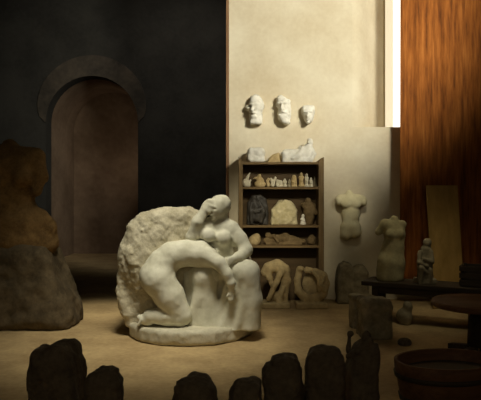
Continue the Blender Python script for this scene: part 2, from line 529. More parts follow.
# her draped legs
dr = []
dr += chain([S(226, 268, .0), S(247.5, 272, -.12), S(251, 300, -.10), S(249, 338, -.08)], [R(13), R(11.5), R(10.5), R(11)], .05)
dr += chain([S(216, 272, .05), S(204, 276, -.04), S(203, 300, -.02), S(202, 338, -.02)], [R(12), R(12), R(10.5), R(13)], .05)
dr += [Prism(flat([(184, 272), (196, 266), (236, 264), (258, 272), (258, 339), (184, 339)], .12), YC - .02, YC + .35, .05, .06)]
for a, b, r0, r1 in [((243, 272, -.20), (221, 331, -.16), 3.4, 4.0), ((250, 275, -.22), (236, 332, -.19), 3.2, 4.2), ((254, 280, -.20), (250, 333, -.19), 3, 4), ((236, 284, -.14), (229, 334, -.16), 4, 5.5),
                     ((206, 280, -.13), (186, 326, -.15), 2.6, 4.0), ((209, 282, -.14), (206, 331, -.15), 2.4, 3.8), ((213, 280, -.10), (215, 331, -.15), 2.6, 4.2),
                     ((232, 270, -.13), (215, 326, -.13), 2.6, 3.4), ((200, 276, -.12), (193, 327, -.15), 2.0, 3.0)]:
    dr.append(Cap(S(a[0], a[1], a[2] + .035), S(b[0], b[1], b[2] + .035), R(r0), R(r1), .055))
dr += [Ell(S(231, 334, -.2), (R(8), R(7), R(3.2)), k=.03), Ell(S(206, 334, -.17), (R(7), R(7), R(3)), k=.03)]   # feet under the cloth
carved('draped_legs', dr, .011, M['marble'], base_c, grp, [(.004, 18, 7)], floor=.12)
# kneeling bowed man
m_ = []
m_ += chain([S(181, 315, -.16), S(170, 297, -.16), S(159, 280, -.15)], [R(11), R(14), R(16)], .05)            # thigh
m_ += chain([S(181, 317, -.16), S(166, 316, -.17), S(150, 316, -.17)], [R(9.5), R(9.3), R(6.6)], .02)           # shin
m_ += [Ell(S(144.5, 320, -.17), (R(8), R(5), R(4.4)), (0, .5, 0), .03), Ell(S(150, 315.5, -.17), (R(5.5), R(5), R(5.5)), k=.02)]
for i in range(5):
    m_.append(Cap(S(141.5, 320, -.21 + .018 * i), S(138.5, 325, -.215 + .021 * i), .020 if i == 0 else .016, .013, .008))
m_ += chain([S(176, 317, .06), S(166, 297, .06), S(158, 282, .0)], [R(9), R(12), R(14)], .03)                   # far leg
m_ += chain([S(176, 318, .06), S(150, 318, .06)], [R(9), R(6.5)], .03)
m_ += [Ell(S(157, 277, -.12), (R(15.5), R(17), R(16.5)), k=.07), Ell(S(157, 277, .0), (R(15), R(16), R(15)), k=.05)]   # seat
m_ += chain([S(157, 274, -.08), S(163, 263.5, -.08), S(173, 255.5, -.08), S(186, 253, -.08), S(200, 255, -.08), S(209, 258, -.08)],
            [R(15.5), R(13.8), R(12.4), R(12), R(11.6), R(10.4)], .06)
m_ += [Ell(S(190, 252.5, .0), (R(14), R(13), R(9.5)), k=.05)]
m_ += [Cap(S(168, 250, -.09), S(203, 247, -.09), R(6), R(5), .06)]                                              # spine
m_ += [Ell(S(205, 254, -.16), (R(9), R(7), R(7.5)), (0, .4, 0), .03)]                                           # shoulder blade
m_ += chain([S(209, 257, -.17), S(219, 263, -.22), S(227.5, 274, -.25)], [R(8.2), R(6.4), R(5.0)], .03)         # upper arm
m_ += chain([S(227.5, 274, -.25), S(231, 283, -.25), S(231.5, 290, -.24)], [R(5.0), R(4.2), R(3.0)], .02)       # forearm
m_ += [Ell(S(231, 294, -.24), (R(3.0), R(2.2), R(4.2)), k=.015)]
for i in range(4):
    m_ += chain([S(229 + i * 1.3, 296, -.245), S(228.8 + i * 1.3, 299.5 + (.8 if i in (1, 2) else 0), -.25), S(228.8 + i * 1.2, 302 + (1 if i in (1, 2) else 0), -.235)],
                [.012, .011, .009], .006)
m_ += chain([S(229.5, 293, -.25), S(227, 296.5, -.26)], [.012, .010], .006)
m_ += chain([S(210, 257, .06), S(222, 262, .1), S(226, 275, .05)], [R(8), R(6), R(5)], .03)                     # far arm round her
m_ += chain([S(209, 258, -.06), S(213, 266, -.05)], [R(6), R(6)], .03)                                          # neck
m_ += [Ell(S(214, 273, -.04), (R(7.6), R(9), R(9.5)), (0, -.2, 0), .02),                                        # head bowed into her lap
       Cap(S(208, 274, -.04), S(206.5, 276, -.04), .014, .012, .012), Ell(S(210.5, 280, -.04), (R(4), R(5), R(4)), k=.02)]
carved('kneeling_man', m_, .0095, M['marble'], base_c, grp, [(.004, 20, 8)])

# ================================================================== shelf unit
YS0, YS1 = 8.84, 9.17
sx = lambda px: (px - 240.5) * YS0 / F
sz = lambda py: EYE - (py - HOR) * YS0 / F
shx0, shx1 = sx(238.5), sx(324)
shc = ((shx0 + shx1) / 2, YS0, 0)
sh = empty('shelf_unit', shc, 'dark brown wooden shelf unit standing against the cream wall, filled with carvings', 'shelf')


def sbox(name, lo, hi, mat, bev=.004, jit=0.0):
    bm = bmesh.new(); add_box(bm, [a - b for a, b in zip(lo, shc)], [a - b for a, b in zip(hi, shc)], bev, 0, jit)
    return bm_obj(name, bm, mat, sh)


for x0, x1 in ((shx0, shx0 + .062), (shx1 - .078, shx1)):
    sbox('side_panel', (x0, YS0, 0), (x1, YS1, sz(161.5)), M['shelf_side'])
for x0, x1, s in ((shx0, shx0 + .062, -1), (shx1 - .078, shx1, 1)):            # raised ends over the top board
    bm = bmesh.new()
    zt, zb = sz(157), sz(161.5)
    out, inn = (x0, x1) if s < 0 else (x1, x0)
    pts = [(out, zb), (out, zt), (inn, zb + .012), (inn, zb)]
    f = [bm.verts.new((x - shc[0], 0.0, z)) for x, z in pts]; b = [bm.verts.new((x - shc[0], YS1 - YS0, z)) for x, z in pts]
    bm.faces.new(f); bm.faces.new(b[::-1])
    for i in range(4):
        bm.faces.new((f[i], f[(i + 1) % 4], b[(i + 1) % 4], b[i]))
    bm_obj('end_crest', bm, M['shelf_side'], sh)
ix0, ix1 = shx0 + .062, shx1 - .078
ZT, Z1, Z2, Z3 = sz(162), sz(186.8), sz(225.3), sz(245.6)
for zt in (ZT, Z1, Z2, Z3):
    sbox('shelf_board', (ix0 - .001, YS0 + .004, zt - .034), (ix1 + .001, YS1, zt), M['shelf_wood'])
sbox('back_panel', (ix0, YS1 - .02, .0), (ix1, YS1, ZT - .034), M['shelf_back'], .001)

# ------------------------------------------------------------------ plaster heads hung on the wall
G = 'plaster masks hung on the cream wall'


def wallpt(d):
    return lambda px, py, dd=0.0: at(px, py, YW - d + dd)


Q = wallpt(.06); r = lambda v: v * YW / F
b = at(255, 124, YW)
o = carved('plaster_mask', [Ell(Q(256, 105, -.02), (r(7.2), .13, r(9)), k=.03), Ell(Q(256, 115, 0), (r(6.8), .11, r(9)), k=.03),
                            Ell(Q(255, 99.5, -.01), (r(5), .10, r(4.5)), k=.03), Ell(Q(248.5, 107.5, .0), (r(4), .08, r(2.8)), (0, -.5, 0), .03),
                            Ell(Q(260.5, 107, -.03), (r(3.5), .09, r(5)), k=.03), Cap(Q(253, 106, -.13), Q(252.3, 109.6, -.155), .014, .022, .015),
                            Ell(Q(253.5, 104.2, -.135), (.07, .025, .014), k=.015), Ell(Q(253.4, 112.6, -.125), (.04, .02, .012), k=.012),
                            Ell(Q(254, 116.5, -.105), (.05, .03, .025), k=.02), Box(Q(256, 121, .0), (r(6), .10, r(3.5)), r=.03, k=.03)],
           .011, M['white'], b, None, [(.010, 14, 11), (.005, 40, 12)])
tag(o, 'white plaster bearded head with a flap to the left, leftmost of three on the wall', 'sculpture', G)
b = at(283, 125, YW)
o = carved('plaster_mask', [Ell(Q(283, 104, -.01), (r(6.6), .12, r(7.5)), k=.03), Ell(Q(284, 114, -.01), (r(6.6), .12, r(9.5)), k=.03),
                            Ell(Q(280, 99, 0), (r(4), .09, r(3)), k=.03), Cap(Q(282, 104, -.12), Q(281.5, 108.5, -.155), .014, .024, .015),
                            Ell(Q(282.4, 103, -.125), (.075, .024, .014), k=.015), Ell(Q(282.6, 112, -.128), (.038, .02, .011), k=.012),
                            Cap(Q(288, 102, -.06), Q(289, 118, -.05), .035, .03, .02), Ell(Q(286, 122, -.02), (r(4.4), .09, r(2.8)), k=.03),
                            Cap(Q(279, 114, -.10), Q(284, 120, -.09), .02, .025, .02)],
           .011, M['white'], b, None, [(.012, 14, 13), (.006, 40, 14)])
tag(o, 'tall white plaster veiled head, middle one of three on the cream wall', 'sculpture', G)
b = at(308, 124, YW)
o = carved('plaster_mask', [Ell(Q(308, 112.5, 0), (r(6.6), .12, r(6.4)), k=.02), Ell(Q(308.5, 117.5, 0), (r(5.0), .11, r(6.0)), k=.03),
                            Box(Q(308, 109, .01), (r(6.2), .09, r(3)), r=.03, k=.03),
                            Cap(Q(308, 112.5, -.11), Q(307.8, 116.2, -.15), .013, .022, .012), Ell(Q(308, 111.6, -.115), (.075, .022, .013), k=.012),
                            Ell(Q(308, 119.5, -.118), (.036, .018, .010), k=.01), Ell(Q(308.2, 122.2, -.085), (.035, .03, .02), k=.02),
                            Cut(Ell(Q(305.6, 113.2, -.125), (.026, .02, .012)), .012), Cut(Ell(Q(310.6, 113.2, -.125), (.026, .02, .012)), .012)],
           .0095, M['white'], b, None, [(.005, 16, 15)])
tag(o, 'small white plaster face mask, rightmost and smallest of three on the wall', 'sculpture', G)

# ------------------------------------------------------------------ carvings on the shelf unit
YQ = YS0 + .15


def on(zt):
    """pixel -> world on a board with top at zt; py is measured so the foot lands on the board"""
    return lambda px, up, d=0.0: np.array([(px - 240.5) * (YQ + d) / F, YQ + d, zt + up])


u = YQ / F
T = on(ZT)
o = carved('stone_block', [Box(T(256, .105), (.125, .11, .108), (0, .04, .1), .045), Ell(T(251, .10), (.06, .10, .09), k=.04), Ell(T(260, .15, -.03), (.07, .09, .07), k=.04)],
           .011, M['white'], T(256, 0), None, [(.014, 10, 21), (.007, 30, 22)], floor=ZT)
tag(o, 'chunky white stone block at the left end on top of the shelf unit', 'stone', 'carvings on top of the shelf unit')
o = carved('stone_wedge', [Prism([(T(266, 0)[0], ZT - .02), (T(281.5, 0)[0], ZT - .02), (T(281, 0)[0], ZT + .06), (T(279, 0)[0], ZT + .14), (T(276, 0)[0], ZT + .13), (T(270, 0)[0], ZT + .05)], YQ - .02, YQ + .13, .02),
                           Cap(T(270, .05, .03), T(278, .125, .03), .03, .03)],
           .011, M['ochre'], T(275, 0), None, [(.012, 12, 23), (.006, 30, 24)], floor=ZT)
tag(o, 'ochre wedge shaped fragment on top of the shelf unit between block and reclining figure', 'stone', 'carvings on top of the shelf unit')
o = carved('reclining_figure', chain([T(287, .12), T(296, .10), T(306, .13)], [.085, .095, .10], .03) +
           chain([T(306, .15), T(309, .24, -.02), T(310.5, .275, -.02)], [.085, .055, .03], .03) +
           [Ell(T(309.8, .305, -.02), (.052, .055, .06), k=.015), Cap(T(308.6, .30, -.07), T(308.2, .285, -.085), .010, .012, .008)] +
           chain([T(303, .20, -.04), T(299, .11, -.10), T(293, .06, -.10)], [.04, .034, .026], .015) +
           chain([T(311, .20, -.02), T(314, .12, -.06), T(311, .04, -.08)], [.04, .036, .028], .015) +
           chain([T(288, .14, -.03), T(285, .12, -.06), T(284, .03, -.06)], [.06, .055, .04], .02) +
           [Box(T(298, .035), (.21, .10, .04), r=.02, k=.03), Ell(T(300, .22, .02), (.035, .05, .03), k=.03)],
           .010, M['white'], T(298, 0), None, [(.008, 14, 25)], floor=ZT)
tag(o, 'white reclining figure on one elbow on top of the shelf unit, at the right', 'sculpture', 'carvings on top of the shelf unit')

A = on(Z1)
G = 'small figurines on the upper shelf'


def figurine(prims, mat, px, label, noise=.004, seed=1, cell=.0065):
    o = carved('figurine', prims, cell, mat, A(px, 0), None, [(noise, 30, seed)], floor=Z1)
    return tag(o, label, 'figurine', G)


def bust(px, h, wd, lean=0.0, seed=0):
    """little standing figure: base, robed body, shoulders, head"""
    k = u * wd / 2
    return [Ell(A(px, .015), (k * 1.1, k * 1.1, .03), k=.01), Cap(A(px, .03), A(px + lean, h * .55), k * .85, k * .8, .01),
            Cap(A(px + lean - wd * .22, h * .68), A(px + lean + wd * .22, h * .68), k * .5, k * .5, .015),
            Ell(A(px + lean * 1.2, h * .86), (k * .55, k * .6, h * .14), k=.008), Cap(A(px + lean - wd * .2, h * .5, -.02), A(px + lean + wd * .1, h * .4, -.03), k * .3, k * .25, .01)]


figurine([Ell(A(247.2, .04), (.055, .05, .055), k=.02), Ell(A(245, .07), (.04, .04, .05), k=.02)] + chain([A(246.5, .07), A(247.5, .14), A(249.8, .205)], [.035, .022, .010], .015)
         + chain([A(248, .06), A(250.5, .10)], [.025, .012], .01), M['ivory'], 247, 'pale figurine with one arm raised, leftmost on the upper shelf', seed=31)
figurine([Ell(A(260, .04), (.088, .055, .05), k=.02)] + chain([A(260.5, .04), A(260, .10), A(259.2, .15)], [.07, .05, .028], .02)
         + chain([A(259.5, .13), A(255.5, .135), A(253.4, .125)], [.024, .014, .008], .012) + [Ell(A(259.6, .165), (.026, .026, .030), k=.01)],
         M['ochre'], 260, 'broad ochre seated figurine with a beak-like arm pointing left on the upper shelf', seed=32)
figurine([Ell(A(268.3, .03), (.03, .035, .035), k=.01)] + chain([A(268.3, .04), A(267.4, .09)], [.024, .022], .01) + [Ell(A(268.6, .115), (.021, .022, .024), k=.008)],
         M['tan'], 268.3, 'small tan round headed figurine just right of the broad ochre one', seed=33)
figurine([Ell(A(272.6, .03), (.033, .04, .035), k=.01)] + chain([A(273, .05), A(271, .125)], [.026, .016], .012) + chain([A(273, .05), A(275.2, .125)], [.026, .018], .012)
         + [Ell(A(275.3, .135), (.016, .017, .018), k=.008)], M['ivory'], 273, 'pale figurine split in a V of two bodies on the upper shelf', seed=34)
figurine(chain([A(277.1, .03), A(278.6, .075), A(280.6, .07), A(281.2, .02)], [.026, .030, .030, .024], .012) + [Ell(A(277.2, .092), (.020, .022, .022), k=.008), Box(A(279.6, .01), (.045, .045, .014), r=.008, k=.01)],
         M['ivory'], 279.3, 'pale crouching figurine bent low on the upper shelf', seed=35)
figurine(bust(284.9, .125, 4.0), M['ivory'], 284.9, 'slim white standing figurine in the middle of the upper shelf', seed=36)
figurine(bust(288.8, .120, 3.6, .4), M['grey'], 288.8, 'slim grey standing figurine left of the round-topped ochre one', seed=37)
figurine([Cap(A(294, .04), A(294, .12), .045, .040, .01), Ell(A(294, .145), (.030, .032, .034), k=.015), Cap(A(292, .08, -.035), A(295.5, .055, -.04), .014, .012, .01), Ell(A(294, .01), (.055, .05, .02), k=.01)],
         M['ochre'], 294, 'round-topped ochre figurine with folded arms on the upper shelf', seed=38)
figurine(bust(301.3, .215, 5.6), M['ochre'], 301.3, 'tallest upper shelf figurine, ochre and upright, left of its tall pale neighbour', seed=39)
figurine(bust(306.6, .205, 4.8, 0), M['ivory'], 306.3, 'tall pale upright figurine right of the tallest ochre one', seed=40)
figurine(bust(311.0, .140, 4.0), M['ivory'], 311, 'medium pale figurine second from the right on the upper shelf', seed=41)
figurine(chain([A(314.8, .03), A(315, .09), A(314.4, .155)], [.028, .020, .008], .01) + [Ell(A(314.8, .015), (.034, .035, .02), k=.01), Ell(A(315, .10, -.01), (.02, .02, .02), k=.01)],
         M['grey'], 314.8, 'grey pointed figurine at the right end of the upper shelf', seed=42)

B = on(Z2)
# dark figure relief
k = lambda px, up, d=0.0: B(px, up, d)
pr = [Prism([(k(246.5, 0)[0], Z2 - .02), (k(268.3, 0)[0], Z2 - .02), (k(268.6, 0)[0], Z2 + .26), (k(266, 0)[0], Z2 + .40), (k(260, 0)[0], Z2 + .455), (k(252, 0)[0], Z2 + .44), (k(247.2, 0)[0], Z2 + .33)], YQ - .03, YQ + .09, .03)]
pr += chain([k(254, .37, -.05), k(256.5, .26, -.06), k(256, .10, -.06)], [.045, .06, .065], .02)
pr += [Ell(k(254.5, .40, -.06), (.042, .04, .048), k=.01)]
pr += chain([k(259.5, .34, -.07), k(263, .25, -.10), k(255, .19, -.12)], [.028, .026, .02], .01)
pr += chain([k(252, .33, -.08), k(250.5, .23, -.10), k(259, .20, -.13)], [.026, .024, .018], .01)
pr += chain([k(259, .10, -.08), k(263.5, .20, -.10), k(261, .05, -.10)], [.04, .035, .028], .015)
pr += chain([k(252, .10, -.08), k(251, .20, -.10), k(252, .03, -.10)], [.04, .032, .026], .015)
o = carved('seated_figure', pr, .008, M['bronze'], k(257.5, 0), None, [(.006, 18, 51)], floor=Z2)
tag(o, 'black seated figure with crossed arms on the middle shelf, at the left', 'sculpture', 'carvings on the middle shelf')
pr = [Prism([(k(270.5, 0)[0], Z2 - .02), (k(297, 0)[0], Z2 - .02), (k(297.3, 0)[0], Z2 + .22), (k(293, 0)[0], Z2 + .33), (k(285.5, 0)[0], Z2 + .385), (k(278, 0)[0], Z2 + .345), (k(271, 0)[0], Z2 + .23)], YQ - .07, YQ + .10, .05),
      Ell(k(284, .17, -.06), (.15, .05, .16), k=.04), Cut(Ell(k(280, .22, -.12), (.03, .03, .03)), .02), Cut(Ell(k(288, .20, -.12), (.03, .03, .025)), .02)]
o = carved('domed_stone', pr, .011, M['pale_ochre'], k(284, 0), None, [(.012, 13, 52), (.006, 30, 53)], floor=Z2)
tag(o, 'pale ochre domed stone with a worn face on the middle shelf', 'sculpture', 'carvings on the middle shelf')
o = carved('figurine', [Ell(k(302.7, .02), (.042, .04, .03), k=.01), Cap(k(302.7, .03), k(302.5, .09), .036, .03, .01), Ell(k(302.6, .135), (.024, .025, .030), k=.01), Cap(k(300.8, .085, -.02), k(304, .06, -.03), .013, .012, .01)],
           .0065, M['white'], k(302.7, 0, -.06), None, [(.003, 30, 54)], floor=Z2)
o.location.y -= .06
tag(o, 'tiny pale figurine beside the domed stone on the middle shelf', 'figurine', 'carvings on the middle shelf')
o = carved('clay_torso', chain([k(309, .03, .07), k(309, .15, .07), k(308.5, .25, .07)], [.07, .08, .085], .03) + [Cap(k(303.5, .29, .07), k(313, .28, .07), .05, .05, .03), Ell(k(308, .35, .07), (.05, .05, .055), k=.02)]
           + chain([k(313, .28, .05), k(315.5, .18, .0)], [.04, .03], .02), .010, M['brownfig'], k(309, 0), None, [(.010, 14, 55)], floor=Z2)
tag(o, 'brown clay torso at the right end of the middle shelf, behind the tiny figurine', 'sculpture', 'carvings on the middle shelf')

C_ = on(Z3)
k = lambda px, up, d=0.0: C_(px, up, d)
o = carved('stone_fragment', [Ell(k(254, .06), (.085, .08, .09), k=.02), Ell(k(257, .10), (.06, .06, .07), k=.03)], .010, M['tan'], k(255, 0), None, [(.014, 12, 61)], floor=Z3)
tag(o, 'orange tan fragment at the left of the lowest shelf board', 'stone', 'carvings on the lowest board')
o = carved('reclining_figure', chain([k(266.5, .06), k(275, .08), k(285, .10), k(292, .07), k(303, .05)], [.05, .06, .07, .06, .04], .03) + [Ell(k(268, .14), (.045, .045, .05), k=.015)]
           + chain([k(270, .12, -.03), k(274, .14, -.08), k(278, .05, -.09)], [.03, .026, .022], .01) + [Box(k(283.5, .015), (.27, .09, .02), r=.012, k=.02)],
           .010, M['brownfig'], k(283, 0), None, [(.008, 16, 62)], floor=Z3)
tag(o, 'long brown clay figure lying on the lowest shelf board', 'sculpture', 'carvings on the lowest board')
o = carved('stone_fragment', [Ell(k(312, .07), (.055, .07, .08), k=.02), Ell(k(310, .05), (.06, .07, .05), k=.02)], .010, M['brownfig'], k(312, 0), None, [(.012, 14, 63)], floor=Z3)
tag(o, 'small brown fragment at the right end of the lowest shelf board', 'stone', 'carvings on the lowest board')

# ------------------------------------------------------------------ two carvings on the floor before the shelf
YF = 8.58
g = lambda px, py, d=0.0: at(px, py, YF + d)
fr = lambda v: v * YF / F
b = np.array([g(275, 0)[0], YF, 0])
pr = chain([g(284, 270), g(277, 266), g(268, 268)], [fr(6), fr(6.5), fr(5.5)], .03)                # bent back
pr += chain([g(284, 271, -.02), g(286, 280), g(284, 290, .02), g(285, 303)], [fr(6), fr(5), fr(4.4), fr(3.6)], .03)   # legs
pr += chain([g(282, 270, -.08), g(276, 283, -.10), g(268.5, 299, -.08)], [fr(3.8), fr(2.9), fr(2.4)], .015)  # long arm
pr += chain([g(268, 268, -.02), g(269.5, 278, -.04), g(274, 288, -.02)], [fr(4), fr(3), fr(2.4)], .02)
pr += [Ell(g(264.5, 272, -.02), (fr(3.6), fr(4), fr(4.6)), k=.02), Ell(g(278, 297, .0), (fr(6.5), fr(7), fr(6)), k=.04)]
pr += chain([g(279, 301, -.08), g(283, 288, -.06)], [fr(3), fr(2.4)], .02)
bx = np.array([g(275, 0)[0], YF, .035]); pr += [Box(bx, (.20, .15, .045), r=.015, k=.02)]
o = carved('bending_figure', pr, .0095, M['tan'], b, None, [(.005, 18, 71)], floor=0.0)
tag(o, 'tan carving of a bending figure with long arm reaching down, below the shelves', 'sculpture', 'carvings on the floor before the shelf unit')
b = np.array([g(311, 0)[0], YF, 0])
pr = chain([g(300, 269, -.02), g(297.5, 280, -.02), g(298.5, 291, -.02), g(305, 298, -.02), g(314, 299, -.02), g(322, 294, -.02), g(325.5, 284, -.02), g(323, 276, -.02), g(315, 272, -.02), g(307, 270, -.02)],
           [fr(3.2), fr(3.4), fr(4), fr(4.6), fr(4.8), fr(5), fr(4.4), fr(4.4), fr(3.6), fr(3.2)], .02)
pr += [Ell(g(301, 269, -.05), (fr(3.4), fr(3.6), fr(3.2)), k=.015)]
pr += chain([g(319, 290, -.08), g(319, 279, -.11), g(313, 271, -.09)], [fr(2.4), fr(2.2), fr(2)], .012)
pr += chain([g(324, 277, -.08), g(320, 285, -.11), g(325, 291, -.09)], [fr(2.2), fr(2), fr(2)], .012)
pr += [Box(np.array([b[0], YF, .03]), (.22, .15, .045), r=.02, k=.03), Ell(g(312, 284, .09), (fr(10), fr(3), fr(12)), k=.03)]
o = carved('coiled_figure', pr, .0095, M['tan'], b, None, [(.006, 18, 72)], floor=0.0)
tag(o, 'tan carving of a figure curled into a ring, below the right shelf post', 'sculpture', 'carvings on the floor before the shelf unit')

# ------------------------------------------------------------------ right side: torsos and blocks
Q = wallpt(.10); r = lambda v: v * (YW - .1) / F
b = at(351, 240, YW)
pr = [Ell(Q(351, 201), (r(11), .12, r(7)), k=.04), Cap(Q(341, 199), Q(361, 199.5), r(5), r(4.6), .05), Ell(Q(350.5, 213), (r(9), .11, r(12)), k=.04),
      Ell(Q(350.5, 228), (r(10.5), .12, r(9)), k=.04), Ell(Q(346, 234), (r(6), .11, r(6)), k=.03), Ell(Q(355.5, 233), (r(6), .11, r(5)), k=.03),
      Cap(Q(349, 193.5), Q(349.5, 198), r(3.4), r(4.4), .04), Ell(Q(346, 204, -.08), (r(5), .05, r(4)), k=.03), Ell(Q(356, 204, -.08), (r(5), .05, r(4)), k=.03),
      Ell(Q(338.5, 201), (r(3.4), .08, r(5)), k=.03), Ell(Q(363.5, 201.5), (r(3.2), .08, r(4.6)), k=.03)]
o = carved('plaster_torso', pr, .012, M['yellow_plaster'], b, None, [(.008, 12, 81)])
tag(o, 'pale headless plaster torso hung on the wall at the right of the shelf unit', 'sculpture')
YK = 8.95
g = lambda px, py, d=0.0: at(px, py, YK + d)
b = np.array([g(352, 0)[0], YK, 0])
ol = [(336, 303), (336.5, 275), (339, 265), (344, 261.5), (350, 263), (353, 267), (357, 264.5), (364, 265), (367.5, 271), (368, 303)]
o = carved('stone_torso', [Prism([(g(x, y)[0], g(x, y)[2]) for x, y in ol], YK - .16, YK + .14, .07)], .013, M['grey'], b, None, [(.014, 8, 82), (.007, 25, 83)], floor=0.0)
tag(o, 'stocky grey stone block with two rounded shoulders on the floor below the hung torso', 'stone')

# bench running to the right, nearer at its right end
BH = .50
p0 = np.array([(361 - 240.5) * 7.67 / F, 7.67]); p1 = np.array([3.6, 6.55])
dv = (p1 - p0) / np.linalg.norm(p1 - p0); nv = np.array([-dv[1], dv[0]])
bl = float(np.linalg.norm(p1 - p0)); ang = math.atan2(dv[1], dv[0]); BD = .52
bench = empty('bench', (p0[0], p0[1], 0), 'low dark plank bench at the right carrying the standing torso and small figure', 'bench')
bench.rotation_euler.z = ang
box_obj('bench_top', (0, 0, BH - .055), (bl, BD, BH), M['bench_wood'], bench, .008)
for x, y in ((.12, .06), (.12, BD - .14), (bl - .2, .06), (bl - .2, BD - .14)):
    box_obj('leg', (x, y, 0), (x + .08, y + .08, BH - .056), M['bench_wood'], bench, .005)
box_obj('apron', (.2, .08, BH - .15), (bl - .2, .11, BH - .056), M['bench_wood'], bench, .003)


def bench_pt(s, t, z=BH):
    q = p0 + dv * s + nv * t
    return np.array([q[0], q[1], z])


# torso standing on the bench
YT = 7.76
g = lambda px, py, d=0.0: at(px, py, YT + d)
fr = lambda v: v * YT / F
b = np.array([g(391, 0)[0], YT, BH])
pr = chain([g(390, 276), g(391, 262), g(393, 248), g(395, 236)], [fr(13.5), fr(13.2), fr(10.3), fr(10.0)], .04)
pr += [Cap(g(386, 225.5), g(402, 224.5), fr(6.4), fr(4.2), .04), Ell(g(394, 232), (fr(10.5), .12, fr(10)), k=.04), Cap(g(394, 219.5), g(394, 224), fr(4), fr(5), .03)]
pr += chain([g(385, 225), g(378.5, 232)], [fr(5), fr(3.6)], .03)
pr += [Ell(g(390, 234, -.10), (fr(4.5), .05, fr(4.2)), k=.03), Ell(g(399, 234, -.10), (fr(4.5), .05, fr(4.2)), k=.03)]
o = carved('standing_torso', pr, .012, M['dim_torso'], b, None, [(.007, 12, 84)], floor=BH)
tag(o, 'olive grey headless torso with an arm stump standing on the low bench', 'sculpture')
YT2 = 7.50
g = lambda px, py, d=0.0: at(px, py, YT2 + d)
fr = lambda v: v * YT2 / F
b = np.array([g(425, 0)[0], YT2, BH])
pr = [Cap(g(425, 282), g(425, 262), fr(8), fr(7.4), .02), Cap(g(425.5, 262), g(426, 250), fr(7), fr(5.4), .03), Ell(g(427, 243, -.01), (fr(4.2), fr(4.4), fr(5)), k=.02),
      Box(np.array([g(425, 0)[0], YT2, BH + .03]), (fr(9), fr(9), .035), r=.01, k=.02)]
pr += chain([g(420, 252, -.05), g(419, 262, -.10), g(427, 266, -.11)], [fr(2.3), fr(2.2), fr(1.8)], .012)
pr += chain([g(431, 252, -.05), g(432, 262, -.09), g(424, 259, -.11)], [fr(2.3), fr(2.2), fr(1.8)], .012)
pr += chain([g(421, 280, -.09), g(421, 268, -.11), g(426, 272, -.10)], [fr(2.6), fr(2.6), fr(2.2)], .012)
pr += chain([g(430, 280, -.09), g(430, 270, -.10)], [fr(2.6), fr(2.6)], .012)
o = carved('seated_statuette', pr, .009, M['grey'], b, None, [(.006, 18, 85)], floor=BH)
tag(o, 'small grey seated statuette with folded arms on the low bench, right of the torso', 'sculpture')
# dark slatted crate on the right of the bench
cb = bench_pt(1.38, .26)
cr = empty('crate', tuple(cb), 'dark slatted wooden crate at the right end of the low bench', 'crate'); cr.rotation_euler.z = ang
for x in (-.19, .16):
    for y in (-.15, .12):
        box_obj('corner_post', (x, y, 0), (x + .03, y + .03, .26), M['bench_wood'], cr, .003)
for z in (.02, .105, .19):
    box_obj('slat', (-.20, -.165, z), (.20, -.151, z + .06), M['bench_wood'], cr, .003)
    box_obj('slat', (-.20, .151, z), (.20, .165, z + .06), M['bench_wood'], cr, .003)
    box_obj('slat', (-.205, -.15, z), (-.191, .15, z + .06), M['bench_wood'], cr, .003)
    box_obj('slat', (.191, -.15, z), (.205, .15, z + .06), M['bench_wood'], cr, .003)
box_obj('crate_floor', (-.19, -.15, .001), (.19, .15, .018), M['bench_wood'], cr, .002)
# ochre board leaning at the curtain
ob = at(447, 0, 8.5)
bd = empty('wooden_board', (ob[0], 8.42, 0), 'upright ochre brown wooden board leaning before the curtain behind the statuette', 'board')
hw = 16 * 8.5 / F
bm = bmesh.new(); add_box(bm, (-hw, -.015, 0), (hw, .015, 1.76), .006)
o = bm_obj('panel', bm, M['board'], bd)
for z in (.25, 1.5):
    box_obj('batten', (-hw + .02, .0151, z), (hw - .02, .04, z + .07), M['board'], bd, .003)
bd.rotation_euler.x = math.radians(-10)
bd.location.z = .004

# stone stump and little post in front of the bench
YP = floor_y(340) + .17
g = lambda px, py, d=0.0: at(px, py, YP + d)
b = np.array([g(374, 0)[0], YP, 0])
pr = [Prism([(g(x, y)[0], g(x, y)[2]) for x, y in [(358.5, 340), (359, 312), (358.5, 301), (362, 297), (370, 296), (380, 297.5), (388, 298), (390.5, 304), (390, 320), (391, 345), (359, 345)]], YP - .17, YP + .17, .06)]
o = carved('stone_stump', pr, .012, M['stump'], b, None, [(.014, 8, 91), (.008, 25, 92)], floor=0.0)
tag(o, 'rough cylindrical stone stump on the floor before the bench end', 'stone')
YP = 7.25
g = lambda px, py, d=0.0: at(px, py, YP + d)
b = np.array([g(356, 0)[0], YP, 0])
o = carved('stone_post', [Box(np.array([b[0], YP, .19]), (.065, .08, .20), (0, 0, .2), .02), Box(np.array([b[0], YP, .375]), (.075, .09, .025), (0, 0, .2), .01)], .011, M['grey'], b, None, [(.008, 12, 93)], floor=0.0)
tag(o, 'small square grey stone post on the floor left of the stump', 'stone')
# fragments
YP = 7.45
b = np.array([(404 - 240.5) * YP / F, YP, 0])
o = carved('stone_fragment', [Ell(b + [0, 0, .09], (.10, .12, .12)), Ell(b + [.04, -.02, .20], (.06, .07, .08), k=.03)], .012, M['grey'], b, None, [(.02, 9, 94)], floor=0.0)
tag(o, 'knobbly grey fragment lying in the dark under the low bench', 'stone')
YP = floor_y(345)
b = np.array([(405 - 240.5) * YP / F, YP, 0])
o = carved('stone_fragment', [Ell(b + [0, 0, .02], (.075, .06, .055))], .009, M['dark_stone'], b, None, [(.012, 14, 95)], floor=0.0)
tag(o, 'dark flat stone chip alone on the floor in front of the bench', 'stone')

